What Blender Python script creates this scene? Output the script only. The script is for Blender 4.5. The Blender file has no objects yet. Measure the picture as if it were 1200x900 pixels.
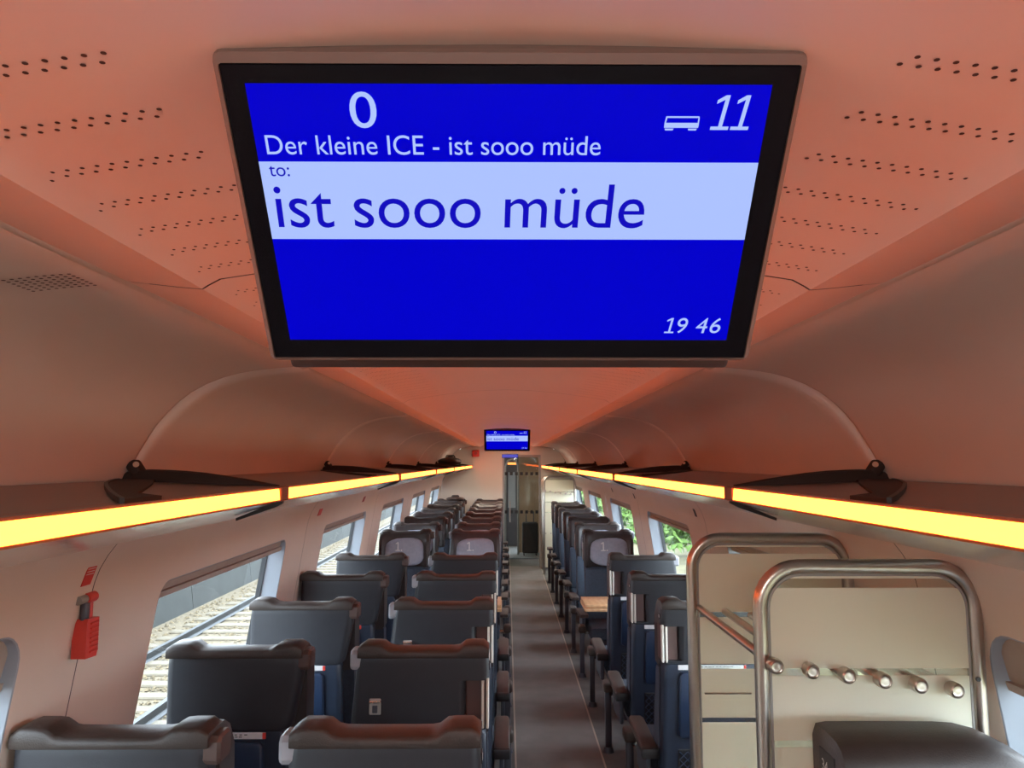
import bpy, bmesh, math, random
from mathutils import Vector, Matrix
random.seed(7)
C = bpy.context.scene.collection
PI = math.pi

# ------------------------------------------------------------------ camera
cam_d = bpy.data.cameras.new('camera')
cam_d.sensor_width = 36.0
cam_d.lens = 36.0 * 900.0 / 1200.0
cam_d.clip_start = 0.02
cam = bpy.data.objects.new('camera', cam_d)
C.objects.link(cam)
cam.location = (0, 0, 2.0)
cam.rotation_euler = (math.radians(90 + 5.775), 0, math.radians(-0.38))
bpy.context.scene.camera = cam

# ------------------------------------------------------------------ world, sun, exposure
W = bpy.data.worlds.new('sky')
bpy.context.scene.world = W
W.use_nodes = True
wn = W.node_tree.nodes
wn['Background'].inputs[0].default_value = (0.80, 0.89, 1.0, 1)
wn['Background'].inputs[1].default_value = 13.0
sun_d = bpy.data.lights.new('sun', 'SUN')
sun_d.energy = 3.0
sun_d.angle = math.radians(2)
sun_d.color = (1.0, 0.93, 0.78)
sun = bpy.data.objects.new('sun', sun_d)
C.objects.link(sun)
sun.rotation_euler = (math.radians(38), 0, math.radians(8))
LAMP = 1.0
vs = bpy.context.scene.view_settings
vs.view_transform = 'Standard'
vs.look = 'None'
vs.gamma = 1.0
vs.exposure = 0.0
vs.use_curve_mapping = False

# ------------------------------------------------------------------ materials
MATS = {}


def mk(name, col, rough=0.5, metal=0.0, noise=0.0, nscale=8.0, bump=0.0, bscale=60.0, spec=0.5, emit=None, estr=0.0):
    m = bpy.data.materials.new(name)
    m.use_nodes = True
    nt = m.node_tree
    b = nt.nodes['Principled BSDF']
    b.inputs['Roughness'].default_value = rough
    b.inputs['Metallic'].default_value = metal
    b.inputs['Specular IOR Level'].default_value = spec
    tc = nt.nodes.new('ShaderNodeTexCoord')
    if noise > 0:
        n = nt.nodes.new('ShaderNodeTexNoise')
        n.inputs['Scale'].default_value = nscale
        n.inputs['Detail'].default_value = 4
        nt.links.new(tc.outputs['Object'], n.inputs['Vector'])
        r = nt.nodes.new('ShaderNodeValToRGB')
        r.color_ramp.elements[0].position = 0.3
        r.color_ramp.elements[1].position = 0.7
        r.color_ramp.elements[0].color = tuple(c * (1 - noise) for c in col) + (1,)
        r.color_ramp.elements[1].color = tuple(min(1, c * (1 + noise)) for c in col) + (1,)
        nt.links.new(n.outputs['Fac'], r.inputs['Fac'])
        nt.links.new(r.outputs['Color'], b.inputs['Base Color'])
    else:
        b.inputs['Base Color'].default_value = col + (1,)
    if bump > 0:
        n2 = nt.nodes.new('ShaderNodeTexNoise')
        n2.inputs['Scale'].default_value = bscale
        n2.inputs['Detail'].default_value = 3
        nt.links.new(tc.outputs['Object'], n2.inputs['Vector'])
        bp = nt.nodes.new('ShaderNodeBump')
        bp.inputs['Strength'].default_value = bump
        bp.inputs['Distance'].default_value = 0.01
        nt.links.new(n2.outputs['Fac'], bp.inputs['Height'])
        nt.links.new(bp.outputs['Normal'], b.inputs['Normal'])
    if emit:
        b.inputs['Emission Color'].default_value = emit + (1,)
        b.inputs['Emission Strength'].default_value = estr
    MATS[name] = m
    return m


mk('wall', (0.72, 0.61, 0.51), 0.45, noise=0.03, nscale=3)
mk('ceiling', (0.74, 0.59, 0.51), 0.5, noise=0.02, nscale=2)
mk('vault', (0.78, 0.70, 0.62), 0.26, noise=0.03, nscale=2)
mk('joint', (0.05, 0.035, 0.03), 0.7)
mk('hole', (0.06, 0.03, 0.025), 0.8)
mk('roof', (0.2, 0.2, 0.2), 0.8)
mk('rack_top', (0.12, 0.08, 0.068), 0.3, noise=0.05, nscale=4)
mk('rack_under', (0.60, 0.59, 0.55), 0.17, metal=0.8)
mk('rib', (0.036, 0.023, 0.019), 0.65, spec=0.2)
mk('strip', (0.8, 0.3, 0.05), 0.5, emit=(1.0, 0.135, 0.016), estr=16.5 * LAMP)
mk('strip_edge', (0.45, 0.13, 0.04), 0.5)
mk('connector', (0.16, 0.08, 0.06), 0.5)
mk('steel', (0.56, 0.50, 0.45), 0.3, metal=1.0, noise=0.04, nscale=30)
mk('chrome', (0.8, 0.78, 0.74), 0.12, metal=1.0)
mk('shell', (0.023, 0.0245, 0.031), 0.5, noise=0.06, nscale=20, bump=0.04, bscale=300)
mk('lower', (0.016, 0.025, 0.046), 0.5, noise=0.08, nscale=20, bump=0.05, bscale=300)
mk('tray', (0.014, 0.029, 0.066), 0.36, noise=0.06, nscale=10)
mk('leather', (0.040, 0.029, 0.025), 0.48, noise=0.12, nscale=25, bump=0.12, bscale=220)
mk('front_leather', (0.035, 0.028, 0.028), 0.5, noise=0.12, nscale=25, bump=0.1, bscale=220)
mk('fabric', (0.035, 0.048, 0.070), 0.9, noise=0.15, nscale=60, bump=0.15, bscale=400)
mk('pillow', (0.27, 0.285, 0.345), 0.9, noise=0.08, nscale=30, bump=0.25, bscale=40)
mk('lamp_block', (0.085, 0.052, 0.044), 0.4, noise=0.05)
mk('lamp_block_pale', (0.30, 0.30, 0.33), 0.4, noise=0.05)
mk('arm_pad', (0.058, 0.043, 0.036), 0.5, noise=0.1, nscale=30)
mk('black', (0.012, 0.012, 0.014), 0.5)
mk('dark_metal', (0.07, 0.075, 0.095), 0.4, metal=0.3)
mk('recess', (0.10, 0.055, 0.05), 0.35)
mk('label', (0.62, 0.62, 0.62), 0.5)
mk('print_grey', (0.12, 0.12, 0.13), 0.6)
mk('red', (0.62, 0.045, 0.03), 0.4)
mk('red_dark', (0.36, 0.03, 0.025), 0.5)
mk('sign_white', (0.75, 0.68, 0.65), 0.5)
mk('grey_plate', (0.32, 0.31, 0.29), 0.4)
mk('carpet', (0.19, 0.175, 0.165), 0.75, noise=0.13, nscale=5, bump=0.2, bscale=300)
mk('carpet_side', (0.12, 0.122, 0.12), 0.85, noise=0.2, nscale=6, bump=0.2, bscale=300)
mk('floor_line', (0.42, 0.35, 0.28), 0.6)
mk('window_frame', (0.32, 0.36, 0.41), 0.4)
mk('gasket', (0.02, 0.022, 0.026), 0.6)
mk('blind', (0.40, 0.34, 0.29), 0.7, noise=0.05, nscale=20)
mk('wood', (0.55, 0.31, 0.16), 0.45)
mk('wood_panel', (0.42, 0.27, 0.15), 0.5)
mk('bar_metal', (0.78, 0.74, 0.66), 0.45, metal=0.5)
mk('frame_grey', (0.30, 0.29, 0.28), 0.5)
mk('bulkhead', (0.60, 0.54, 0.46), 0.22, noise=0.02, nscale=2)
mk('vestibule', (0.30, 0.28, 0.26), 0.4)
mk('bezel', (0.004, 0.004, 0.006), 0.25, spec=0.2)
mk('housing', (0.14, 0.09, 0.075), 0.4)
mk('housing_dark', (0.055, 0.038, 0.034), 0.45)
mk('scr_blue', spec=0.1, col=(0, 0, 0.02), rough=0.3, emit=(0.0, 0.0, 0.60), estr=1.0)
mk('scr_band', spec=0.1, col=(0.02, 0.02, 0.02), rough=0.3, emit=(0.40, 0.53, 1.0), estr=1.0)
mk('scr_text', spec=0.1, col=(0.02, 0.02, 0.02), rough=0.3, emit=(0.42, 0.56, 1.0), estr=1.0)
mk('scr_ink', spec=0.1, col=(0, 0, 0.02), rough=0.3, emit=(0.006, 0.004, 0.50), estr=1.0)
mk('door_sign', (0, 0, 0.02), 0.3, emit=(0.02, 0.03, 0.42), estr=1.0)
mk('white_lamp', (0.8, 0.8, 0.8), 0.4, emit=(1.0, 0.88, 0.74), estr=9.0)
mk('fill_lamp_glow', (0.8, 0.8, 0.8), 0.4, emit=(1.0, 0.90, 0.74), estr=70.0)  # glow of the added fill lamps near the end wall
mk('orange_lamp', (0.8, 0.3, 0.1), 0.4, emit=(1.0, 0.25, 0.05), estr=3.0)
mk('bag_black', (0.02, 0.018, 0.018), 0.7, bump=0.3, bscale=60)
mk('bag_brown', (0.045, 0.024, 0.018), 0.7, bump=0.3, bscale=60)
mk('rail_steel', (0.022, 0.025, 0.03), 0.5, metal=0.2, noise=0.1)
mk('sleeper', (0.105, 0.09, 0.065), 0.85, noise=0.12, nscale=12, bump=0.3, bscale=40)
mk('stones', (0.125, 0.10, 0.062), 0.95, noise=0.6, nscale=9)
mk('ballast', (0.105, 0.085, 0.055), 0.95, noise=0.35, nscale=14, bump=0.6, bscale=18)
mk('barrier', (0.028, 0.031, 0.030), 0.9, noise=0.12, nscale=2.0, bump=0.2, bscale=14)
mk('earth', (0.10, 0.09, 0.045), 0.95, noise=0.3, nscale=1.5)
mk('leaf', (0.085, 0.16, 0.028), 0.7, noise=0.55, nscale=1.6)
mk('bark', (0.09, 0.06, 0.04), 0.9)


def mk_pane(nm='pane', refl=0.10):
    m = bpy.data.materials.new(nm)
    m.use_nodes = True
    nt = m.node_tree
    nt.nodes.clear()
    o = nt.nodes.new('ShaderNodeOutputMaterial')
    t = nt.nodes.new('ShaderNodeBsdfTransparent')
    t.inputs[0].default_value = (0.9, 0.95, 0.95, 1)
    g = nt.nodes.new('ShaderNodeBsdfGlossy')
    g.inputs['Roughness'].default_value = 0.03
    mx = nt.nodes.new('ShaderNodeMixShader')
    mx.inputs[0].default_value = refl
    nt.links.new(t.outputs[0], mx.inputs[1])
    nt.links.new(g.outputs[0], mx.inputs[2])
    nt.links.new(mx.outputs[0], o.inputs[0])
    MATS[nm] = m


mk_pane()
mk_pane('door_pane', 0.05)


def mk_frosted():
    """Frosted glass: etched everywhere except clear horizontal bands (object Z)."""
    m = bpy.data.materials.new('frosted')
    m.use_nodes = True
    nt = m.node_tree
    nt.nodes.clear()
    N = nt.nodes.new
    o = N('ShaderNodeOutputMaterial')
    d = N('ShaderNodeBsdfDiffuse')
    d.inputs[0].default_value = (0.95, 0.94, 0.79, 1)
    tl = N('ShaderNodeBsdfTranslucent')
    tl.inputs[0].default_value = (0.95, 0.94, 0.79, 1)
    tp = N('ShaderNodeBsdfTransparent')
    tp.inputs[0].default_value = (0.9, 0.92, 0.88, 1)
    g = N('ShaderNodeBsdfGlossy')
    g.inputs['Roughness'].default_value = 0.25
    a = N('ShaderNodeMixShader')
    a.inputs[0].default_value = 0.28
    nt.links.new(d.outputs[0], a.inputs[1])
    nt.links.new(tl.outputs[0], a.inputs[2])
    b = N('ShaderNodeMixShader')
    b.inputs[0].default_value = 0.06
    nt.links.new(a.outputs[0], b.inputs[1])
    nt.links.new(tp.outputs[0], b.inputs[2])
    e = N('ShaderNodeMixShader')
    e.inputs[0].default_value = 0.05
    nt.links.new(b.outputs[0], e.inputs[1])
    nt.links.new(g.outputs[0], e.inputs[2])
    # clear
    gc = N('ShaderNodeBsdfGlossy')
    gc.inputs['Roughness'].default_value = 0.03
    cl = N('ShaderNodeMixShader')
    cl.inputs[0].default_value = 0.10
    nt.links.new(tp.outputs[0], cl.inputs[1])
    nt.links.new(gc.outputs[0], cl.inputs[2])
    tc = N('ShaderNodeTexCoord')
    sp = N('ShaderNodeSeparateXYZ')
    nt.links.new(tc.outputs['Object'], sp.inputs[0])
    prev = None
    for z, hw in ((1.681, 0.0125), (1.454, 0.0095), (1.274, 0.009), (1.090, 0.009)):
        s = N('ShaderNodeMath')
        s.operation = 'COMPARE'
        s.inputs[1].default_value = z
        s.inputs[2].default_value = hw
        nt.links.new(sp.outputs['Z'], s.inputs[0])
        if prev is None:
            prev = s
        else:
            q = N('ShaderNodeMath')
            q.operation = 'MAXIMUM'
            nt.links.new(prev.outputs[0], q.inputs[0])
            nt.links.new(s.outputs[0], q.inputs[1])
            prev = q
    f = N('ShaderNodeMixShader')
    nt.links.new(prev.outputs[0], f.inputs[0])
    nt.links.new(e.outputs[0], f.inputs[1])
    nt.links.new(cl.outputs[0], f.inputs[2])
    nt.links.new(f.outputs[0], o.inputs[0])
    MATS['frosted'] = m


mk_frosted()
# wooden grain on the table and the vestibule panel
for nm, c0, c1 in (('wood', (0.56, 0.31, 0.155, 1), (0.62, 0.37, 0.19, 1)), ('wood_panel', (0.44, 0.28, 0.16, 1), (0.47, 0.31, 0.18, 1))):
    nt = MATS[nm].node_tree
    w = nt.nodes.new('ShaderNodeTexWave')
    w.inputs['Scale'].default_value = 6
    w.inputs['Distortion'].default_value = 5
    tc = nt.nodes.new('ShaderNodeTexCoord')
    r = nt.nodes.new('ShaderNodeValToRGB')
    r.color_ramp.elements[0].color = c0
    r.color_ramp.elements[1].color = c1
    nt.links.new(tc.outputs['Object'], w.inputs['Vector'])
    nt.links.new(w.outputs['Fac'], r.inputs[0])
    nt.links.new(r.outputs[0], nt.nodes['Principled BSDF'].inputs['Base Color'])


# ------------------------------------------------------------------ mesh helpers
class MB:
    def __init__(self):
        self.bm = bmesh.new()

    def box(self, x0, x1, y0, y1, z0, z1, bev=0.0, seg=2, rot=None, piv=None):
        r = bmesh.ops.create_cube(self.bm, size=1.0)
        vv = r['verts']
        for v in vv:
            v.co = Vector(((x0 + x1) / 2 + v.co.x * (x1 - x0), (y0 + y1) / 2 + v.co.y * (y1 - y0), (z0 + z1) / 2 + v.co.z * (z1 - z0)))
        if bev > 0:
            es = list({e for v in vv for e in v.link_edges})
            r = bmesh.ops.bevel(self.bm, geom=es, offset=bev, segments=seg, affect='EDGES', profile=0.5)
            vv = list({v for f in r['faces'] for v in f.verts} | {v for v in vv if v.is_valid})
        if rot is not None:
            bmesh.ops.rotate(self.bm, cent=piv or Vector(), matrix=rot, verts=vv)
        return self

    def loft(self, rings, closed=True, cap=True):
        """rings: list of equal-length point lists."""
        prev = None
        first = None
        for ring in rings:
            vs_ = [self.bm.verts.new(p) for p in ring]
            if prev:
                n = len(vs_)
                for i in range(n if closed else n - 1):
                    j = (i + 1) % n
                    try:
                        self.bm.faces.new((prev[i], prev[j], vs_[j], vs_[i]))
                    except ValueError:
                        pass
            else:
                first = vs_
            prev = vs_
        if cap and closed:
            self.bm.faces.new(first[::-1])
            self.bm.faces.new(prev)
        return self

    def tube(self, pts, r, n=8, cap=True, closed=False):
        pts = [Vector(p) for p in pts]
        rings = []
        k = len(pts)
        up = None
        for i, p in enumerate(pts):
            if closed:
                t = pts[(i + 1) % k] - pts[i - 1]
            else:
                t = pts[min(i + 1, k - 1)] - pts[max(i - 1, 0)]
            t.normalize()
            if up is None:
                up = Vector((0, 0, 1)) if abs(t.z) < 0.9 else Vector((1, 0, 0))
            a = up - t * up.dot(t)
            a.normalize()
            up = a
            b = t.cross(a)
            rings.append([p + (a * math.cos(2 * PI * q / n) + b * math.sin(2 * PI * q / n)) * r for q in range(n)])
        if closed:
            rings.append(rings[0])
        self.loft(rings, True, cap and not closed)
        return self

    def cyl(self, p, q, r, n=16, r2=None):
        p = Vector(p)
        q = Vector(q)
        t = (q - p).normalized()
        up = Vector((0, 0, 1)) if abs(t.z) < 0.9 else Vector((1, 0, 0))
        a = (up - t * up.dot(t)).normalized()
        b = t.cross(a)
        r2 = r if r2 is None else r2
        self.loft([[c + (a * math.cos(2 * PI * k / n) + b * math.sin(2 * PI * k / n)) * rr for k in range(n)] for c, rr in ((p, r), (q, r2))])
        return self

    def prism(self, poly, axis, a, b):
        """poly: 2-D points; axis: the extrude axis (0,1,2)."""
        def p3(u, v, w):
            return ((w, u, v), (u, w, v), (u, v, w))[axis]
        self.loft([[p3(u, v, a) for u, v in poly], [p3(u, v, b) for u, v in poly]])
        return self

    def build(self, name, mat, parent=None, smooth=35, loc=None):
        bmesh.ops.recalc_face_normals(self.bm, faces=self.bm.faces[:])
        me = bpy.data.meshes.new(name)
        self.bm.to_mesh(me)
        self.bm.free()
        me.materials.append(MATS[mat] if isinstance(mat, str) else mat)
        if smooth:
            for p in me.polygons:
                p.use_smooth = True
            me.set_sharp_from_angle(angle=math.radians(smooth))
        o = bpy.data.objects.new(name, me)
        C.objects.link(o)
        if parent:
            o.parent = parent
        if loc:
            o.location = loc
        return o


def rrect(x0, x1, y0, y1, r, k=4):
    pts = []
    for cx, cy, a0 in ((x1 - r, y1 - r, 0), (x0 + r, y1 - r, PI / 2), (x0 + r, y0 + r, PI), (x1 - r, y0 + r, 1.5 * PI)):
        for i in range(k + 1):
            a = a0 + PI / 2 * i / k
            pts.append((cx + r * math.cos(a), cy + r * math.sin(a)))
    return pts


def empty(name, loc=(0, 0, 0), rz=0.0):
    o = bpy.data.objects.new(name, None)
    C.objects.link(o)
    o.location = loc
    o.rotation_euler = (0, 0, rz)
    o.empty_display_size = 0.1
    return o


def tag(o, label=None, cat=None, group=None, kind=None):
    if label:
        o['label'] = label
    if cat:
        o['category'] = cat
    if group:
        o['group'] = group
    if kind:
        o['kind'] = kind
    return o


def struct(name, label=None, loc=(0, 0, 0)):
    o = empty(name, loc)
    return tag(o, label, None, None, 'structure')


def copy_tree(o, parent=None):
    c = o.copy()
    C.objects.link(c)
    if parent:
        c.parent = parent
    for ch in list(o.children):
        copy_tree(ch, c)
    return c


def text_mesh(name, s, x0, x1, y0, y1, z, mat, parent, shear=0.0, weight=0.0):
    """Lettering fitted to a box in the local XY plane."""
    cu = bpy.data.curves.new(name, 'FONT')
    cu.body = s
    cu.size = 1.0
    cu.offset = weight
    cu.resolution_u = 6
    ob = bpy.data.objects.new(name, cu)
    C.objects.link(ob)
    dg = bpy.context.evaluated_depsgraph_get()
    me = bpy.data.meshes.new_from_object(ob.evaluated_get(dg))
    bpy.data.objects.remove(ob)
    xs = [v.co.x for v in me.vertices]
    ys = [v.co.y for v in me.vertices]
    ax, bx, ay, by = min(xs), max(xs), min(ys), max(ys)
    w = (x1 - x0) - shear * (y1 - y0)
    for v in me.vertices:
        yy = (v.co.y - ay) / (by - ay) * (y1 - y0)
        v.co = (x0 + (v.co.x - ax) / (bx - ax) * w + shear * yy, y0 + yy, z)
    me.materials.clear()
    me.materials.append(MATS[mat])
    o = bpy.data.objects.new(name, me)
    C.objects.link(o)
    o.parent = parent
    return o


def one_glyph(name, x0, y0, h, z, mat, parent, shear=0.0, dot=False):
    """A figure 1 with flag and foot, about 0.55 h wide, optionally with a full stop."""
    m = MB()
    t = 0.115 * h

    def q(p):
        m.bm.faces.new([m.bm.verts.new((x0 + x * h + shear * y * h, y0 + y * h, z)) for x, y in p])
    q([(0.24, 0.10), (0.36, 0.10), (0.36, 1.0), (0.24, 1.0)])
    q([(0.24, 1.0), (0.02, 0.86), (0.02, 0.75), (0.24, 0.87)])
    q([(0.02, 0.0), (0.56, 0.0), (0.56, 0.10), (0.02, 0.10)])
    if dot:
        q([(0.66, 0.0), (0.80, 0.0), (0.80, 0.14), (0.66, 0.14)])
    return m.build(name, mat, parent, 0)


# ------------------------------------------------------------------ layout numbers
P = 2.5                      # length of one body module
J0 = -0.14                   # module joints of side walls and racks at J0 + P*k
END = 14.9                   # far bulkhead
BACK = -0.9                  # bulkhead behind the camera
NMOD = 6


def wall_x(z):
    pr = [(0.0, 1.373), (0.80, 1.373), (1.60, 1.245), (1.64, 1.236), (1.68, 1.222), (1.72, 1.200), (1.76, 1.170), (1.80, 1.130)]
    for (a, xa), (b, xb) in zip(pr, pr[1:]):
        if z <= b:
            return xa + (xb - xa) * (z - a) / (b - a)
    return pr[-1][1]


# ------------------------------------------------------------------ floor
fl = struct('floor', 'dark grey carpeted coach floor with two pale aisle lines')
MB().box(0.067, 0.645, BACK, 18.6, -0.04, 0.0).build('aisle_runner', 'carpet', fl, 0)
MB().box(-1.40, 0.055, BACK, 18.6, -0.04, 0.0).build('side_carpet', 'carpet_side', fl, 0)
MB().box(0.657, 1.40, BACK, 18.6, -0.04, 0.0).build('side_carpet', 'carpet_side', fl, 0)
for x in (0.055, 0.645):
    MB().box(x, x + 0.012, BACK, 18.6, -0.04, 0.003).build('aisle_line', 'floor_line', fl, 0)
MB().box(0.0, 0.70, 16.15, 16.3, -0.02, 0.006).build('threshold', 'dark_metal', fl, 0)

# ------------------------------------------------------------------ roof skin (keeps daylight out)
rf = struct('roof', 'outer roof shell of the coach')
pro = [(1.44, 1.70), (1.36, 2.10), (1.10, 2.42), (0.6, 2.55), (0, 2.58), (-0.6, 2.55), (-1.10, 2.42), (-1.36, 2.10), (-1.44, 1.70)]
MB().loft([[(x, y, z) for x, z in pro] for y in (BACK - 0.1, 18.8)], closed=False).build('roof_skin', 'roof', rf)

# ------------------------------------------------------------------ side walls and windows
Z0, Z1 = 0.80, 1.60                     # the flat band that holds the windows
WZ0, WZ1 = 0.84, 1.565
win_no = [0]


def band_pt(s, y, z, out=0.0):
    """point on the wall plane (s = side sign), pushed outwards by out."""
    return Vector((s * (wall_x(z) + out), y, z))


def wall_side(s, root):
    name_side = 'left' if s < 0 else 'right'
    spans = [(BACK, J0, False)] + [(J0 + P * k, J0 + P * (k + 1), True) for k in range(NMOD)]
    for y0, y1, win in spans:
        a, b = y0 + 0.0025, min(y1, END) - 0.0025
        mb = MB()
        bm = mb.bm
        t = 0.03

        def strip(zs):
            mb.loft([[band_pt(s, y, z) for z in zs] for y in (a, b)], closed=False)
        strip([0.0, 0.4, Z0])
        strip([Z1, 1.62, 1.64, 1.66, 1.68, 1.70, 1.72, 1.74, 1.76, 1.80])
        wy0, wy1 = y0 + 0.49, y0 + (2.09 if y0 > 1 else 2.205)
        if not win:
            strip([Z0, Z1])
        else:
            inner = rrect(wy0, wy1, WZ0, WZ1, 0.07 if y0 > 1 else 0.10, 6)
            oc = [(b, Z1), (a, Z1), (a, Z0), (b, Z0)]
            vi = [bm.verts.new(band_pt(s, y, z)) for y, z in inner]
            vo = [bm.verts.new(band_pt(s, y, z)) for y, z in oc]
            n = len(inner)
            per = n // 4
            for i in range(n):
                j = (i + 1) % n
                q = i // per
                if j // per == q:
                    bm.faces.new((vi[i], vi[j], vo[q]))
                else:
                    bm.faces.new((vi[i], vi[j], vo[(q + 1) % 4], vo[q]))
        bmesh.ops.remove_doubles(bm, verts=bm.verts[:], dist=0.0004)
        mb.build('wall_panel', 'wall', root, 30)
        # dark joint behind the panel gap
        MB().loft([[band_pt(s, y, z, 0.004) for z in (0.0, Z0, Z1, 1.64, 1.68, 1.72, 1.76, 1.80)] for y in (y1 - 0.03, y1 + 0.03)], closed=False).build('joint_strip', 'joint', root, 0)
        if not win or wy1 > END:
            continue
        # ---- window
        win_no[0] += 1
        w = struct('window_%d' % win_no[0])
        rr = 0.07 if y0 > 1 else 0.10
        o0 = rrect(wy0, wy1, WZ0, WZ1, rr, 6)
        o1 = rrect(wy0 + 0.004, wy1 - 0.004, WZ0 + 0.004, WZ1 - 0.004, rr - 0.004, 6)
        o2 = rrect(wy0 + 0.03, wy1 - 0.03, WZ0 + 0.025, WZ1 - 0.02, rr - 0.025, 6)
        o3 = rrect(wy0 + 0.04, wy1 - 0.04, WZ0 + 0.035, WZ1 - 0.03, rr - 0.03, 6)
        MB().loft([[band_pt(s, y, z, d) for y, z in o] for o, d in ((o0, 0.0), (o1, 0.002), (o2, 0.085))], cap=False).build('window_frame', 'window_frame', w)
        MB().loft([[band_pt(s, y, z, d) for y, z in o] for o, d in ((o2, 0.084), (o3, 0.084), (o3, 0.11))], cap=False).build('gasket', 'gasket', w)
        ym = wy1 - 0.20
        MB().loft([[band_pt(s, y, z, 0.096) for y, z in o3]], cap=False)
        mbp = MB()
        vs_ = [mbp.bm.verts.new(band_pt(s, y, z, 0.098)) for y, z in o3]
        mbp.bm.faces.new(vs_)
        mbp.build('pane', 'pane', w, 0)
        # roller blind: cassette plus a little fabric and its end bar
        drop = 0.115 if y0 < 1 else 0.03
        zt = WZ1 - 0.012
        mbb = MB()
        mbb.loft([[band_pt(s, y, z, d) for z, d in ((zt, 0.02), (zt - drop, 0.03), (zt - drop, 0.04), (zt, 0.04))] for y in (wy0 + 0.02, wy1 - 0.02)])
        bl = mbb.build('blind', 'blind', w)
        mbb = MB()
        zb = zt - drop
        mbb.loft([[band_pt(s, y, z, d) for z, d in ((zb, 0.012), (zb - 0.022, 0.015), (zb - 0.022, 0.05), (zb, 0.05))] for y in (wy0 + 0.03, wy1 - 0.03)])
        mbb.build('end_bar', 'blind', bl)


wl = struct('wall_left', 'pale beige side wall over the double seats')
wr = struct('wall_right', 'pale beige side wall over the single seats')
wall_side(-1, wl)
wall_side(1, wr)
# wall fillers beyond the far bulkhead (vestibule) and behind the camera
for s, r in ((-1, wl), (1, wr)):
    MB().box(s * 1.40, s * 1.44, BACK - 0.1, 18.8, -0.1, 0.78).build('lower_skin', 'roof', r, 0)
    MB().box(s * 1.38, s * 1.42, END - 0.03, 18.8, 0.7, 2.3).build('vestibule_wall', 'vestibule', r, 0)

# ------------------------------------------------------------------ ceiling
CE = [(0.0, 2.352), (0.12, 2.348), (0.24, 2.337), (0.33, 2.325), (0.42, 2.312), (0.478, 2.303), (0.498, 2.292), (0.507, 2.286)]
COVE = [(0.507, 2.286), (0.514, 2.2862), (0.55, 2.2895), (0.59, 2.294), (0.630, 2.298)]
VA = [(0.636, 2.2925), (0.674, 2.2885), (0.72, 2.285), (0.771, 2.279), (0.82, 2.2705), (0.87, 2.257), (0.92, 2.237), (0.965, 2.212), (1.003, 2.182), (1.036, 2.149), (1.067, 2.111), (1.092, 2.071), (1.117, 2.028), (1.137, 1.986), (1.150, 1.955), (1.158, 1.935)]
ceil = struct('ceiling', 'curved coach ceiling glowing salmon in the amber light')


def normal2(pr, i):
    a = Vector(pr[max(0, i - 1)])
    b = Vector(pr[min(len(pr) - 1, i + 1)])
    t = (b - a).normalized()
    return Vector((-t.y, t.x)) if (-t.y) * pr[i][0] + t.x * (pr[i][1] - 1.6) > 0 else Vector((t.y, -t.x))


JC = 1.26
edges = [BACK] + [JC + P * k for k in range(6)] + [END]
for y0, y1 in zip(edges, edges[1:]):
    full = [(-x, z) for x, z in CE[::-1]] + CE[1:]
    g = 0.003
    # the joint line of the panel bends forward at the ridge, as the photographed one does
    MB().loft([[(x, y, z) for x, z in full] for y in (y0 + g, y1 - g)], closed=False).build('ceiling_panel', 'ceiling', ceil, 25)
    for s in (-1, 1):
        MB().loft([[(s * x, y, z) for x, z in COVE] for y in (y0 + g, y1 - g)], closed=False).build('cove_panel', 'ceiling', ceil, 25)
    if y0 > 0:
        MB().loft([[(x, y, z + 0.006) for x, z in [(-a, b) for a, b in COVE[::-1]] + full[1:-1] + COVE] for y in (y0 - 0.02, y0 + 0.02)], closed=False).build('joint_strip', 'joint', ceil, 0)
# dark slot between cove and vault
for s in (-1, 1):
    MB().loft([[(s * 0.612, y, 2.3025), (s * 0.655, y, 2.2945)] for y in (BACK, END)], closed=False).build('shadow_gap', 'vault', ceil, 0)
# vault panels: their near edge is dished back so that it turns towards the viewer
vedges = [BACK] + [J0 + P * k for k in range(NMOD)] + [END]
NV = [normal2(VA, i) for i in range(len(VA))]
for s in (-1, 1):
    for y0, y1 in zip(vedges, vedges[1:]):
        ys = [0.003, 0.012, 0.025, 0.04, 0.055, 0.075, 0.10, 0.13, 0.17]
        rings = []
        for t in ys:
            ring = []
            for i in range(len(VA)):
                k = min(1.0, max(0.0, (VA[i][1] - 1.98) / 0.28))
                d = (0.022 + 0.042 * k) * max(0.0, 1 - t / (0.045 + 0.075 * k)) ** 2
                ring.append((s * (VA[i][0] + NV[i].x * d), y0 + t, VA[i][1] + NV[i].y * d))
            rings.append(ring)
        for t in ([0.14, 0.11, 0.085, 0.06, 0.04, 0.022, 0.010, 0.003] if y1 < END else [0.003]):
            d = 0.010 * max(0.0, 1 - t / 0.012) ** 2 if y1 < END else 0.0
            rings.append([(s * (VA[i][0] + NV[i].x * d), y1 - t, VA[i][1] + NV[i].y * d) for i in range(len(VA))])
        MB().loft(rings, closed=False).build('vault_panel', 'vault', ceil, 60)
        if y0 > BACK:
            MB().loft([[(s * (VA[i][0] + NV[i].x * 0.066), y, VA[i][1] + NV[i].y * 0.066) for i in range(len(VA))] for y in (y0 - 0.02, y0 + 0.02)], closed=False).build('joint_strip', 'joint', ceil, 0)


def ceil_z(x):
    x = abs(x)
    for (a, za), (b, zb) in zip(CE, CE[1:]):
        if x <= b:
            return za + (zb - za) * (x - a) / (b - a)
    return CE[-1][1]


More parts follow.
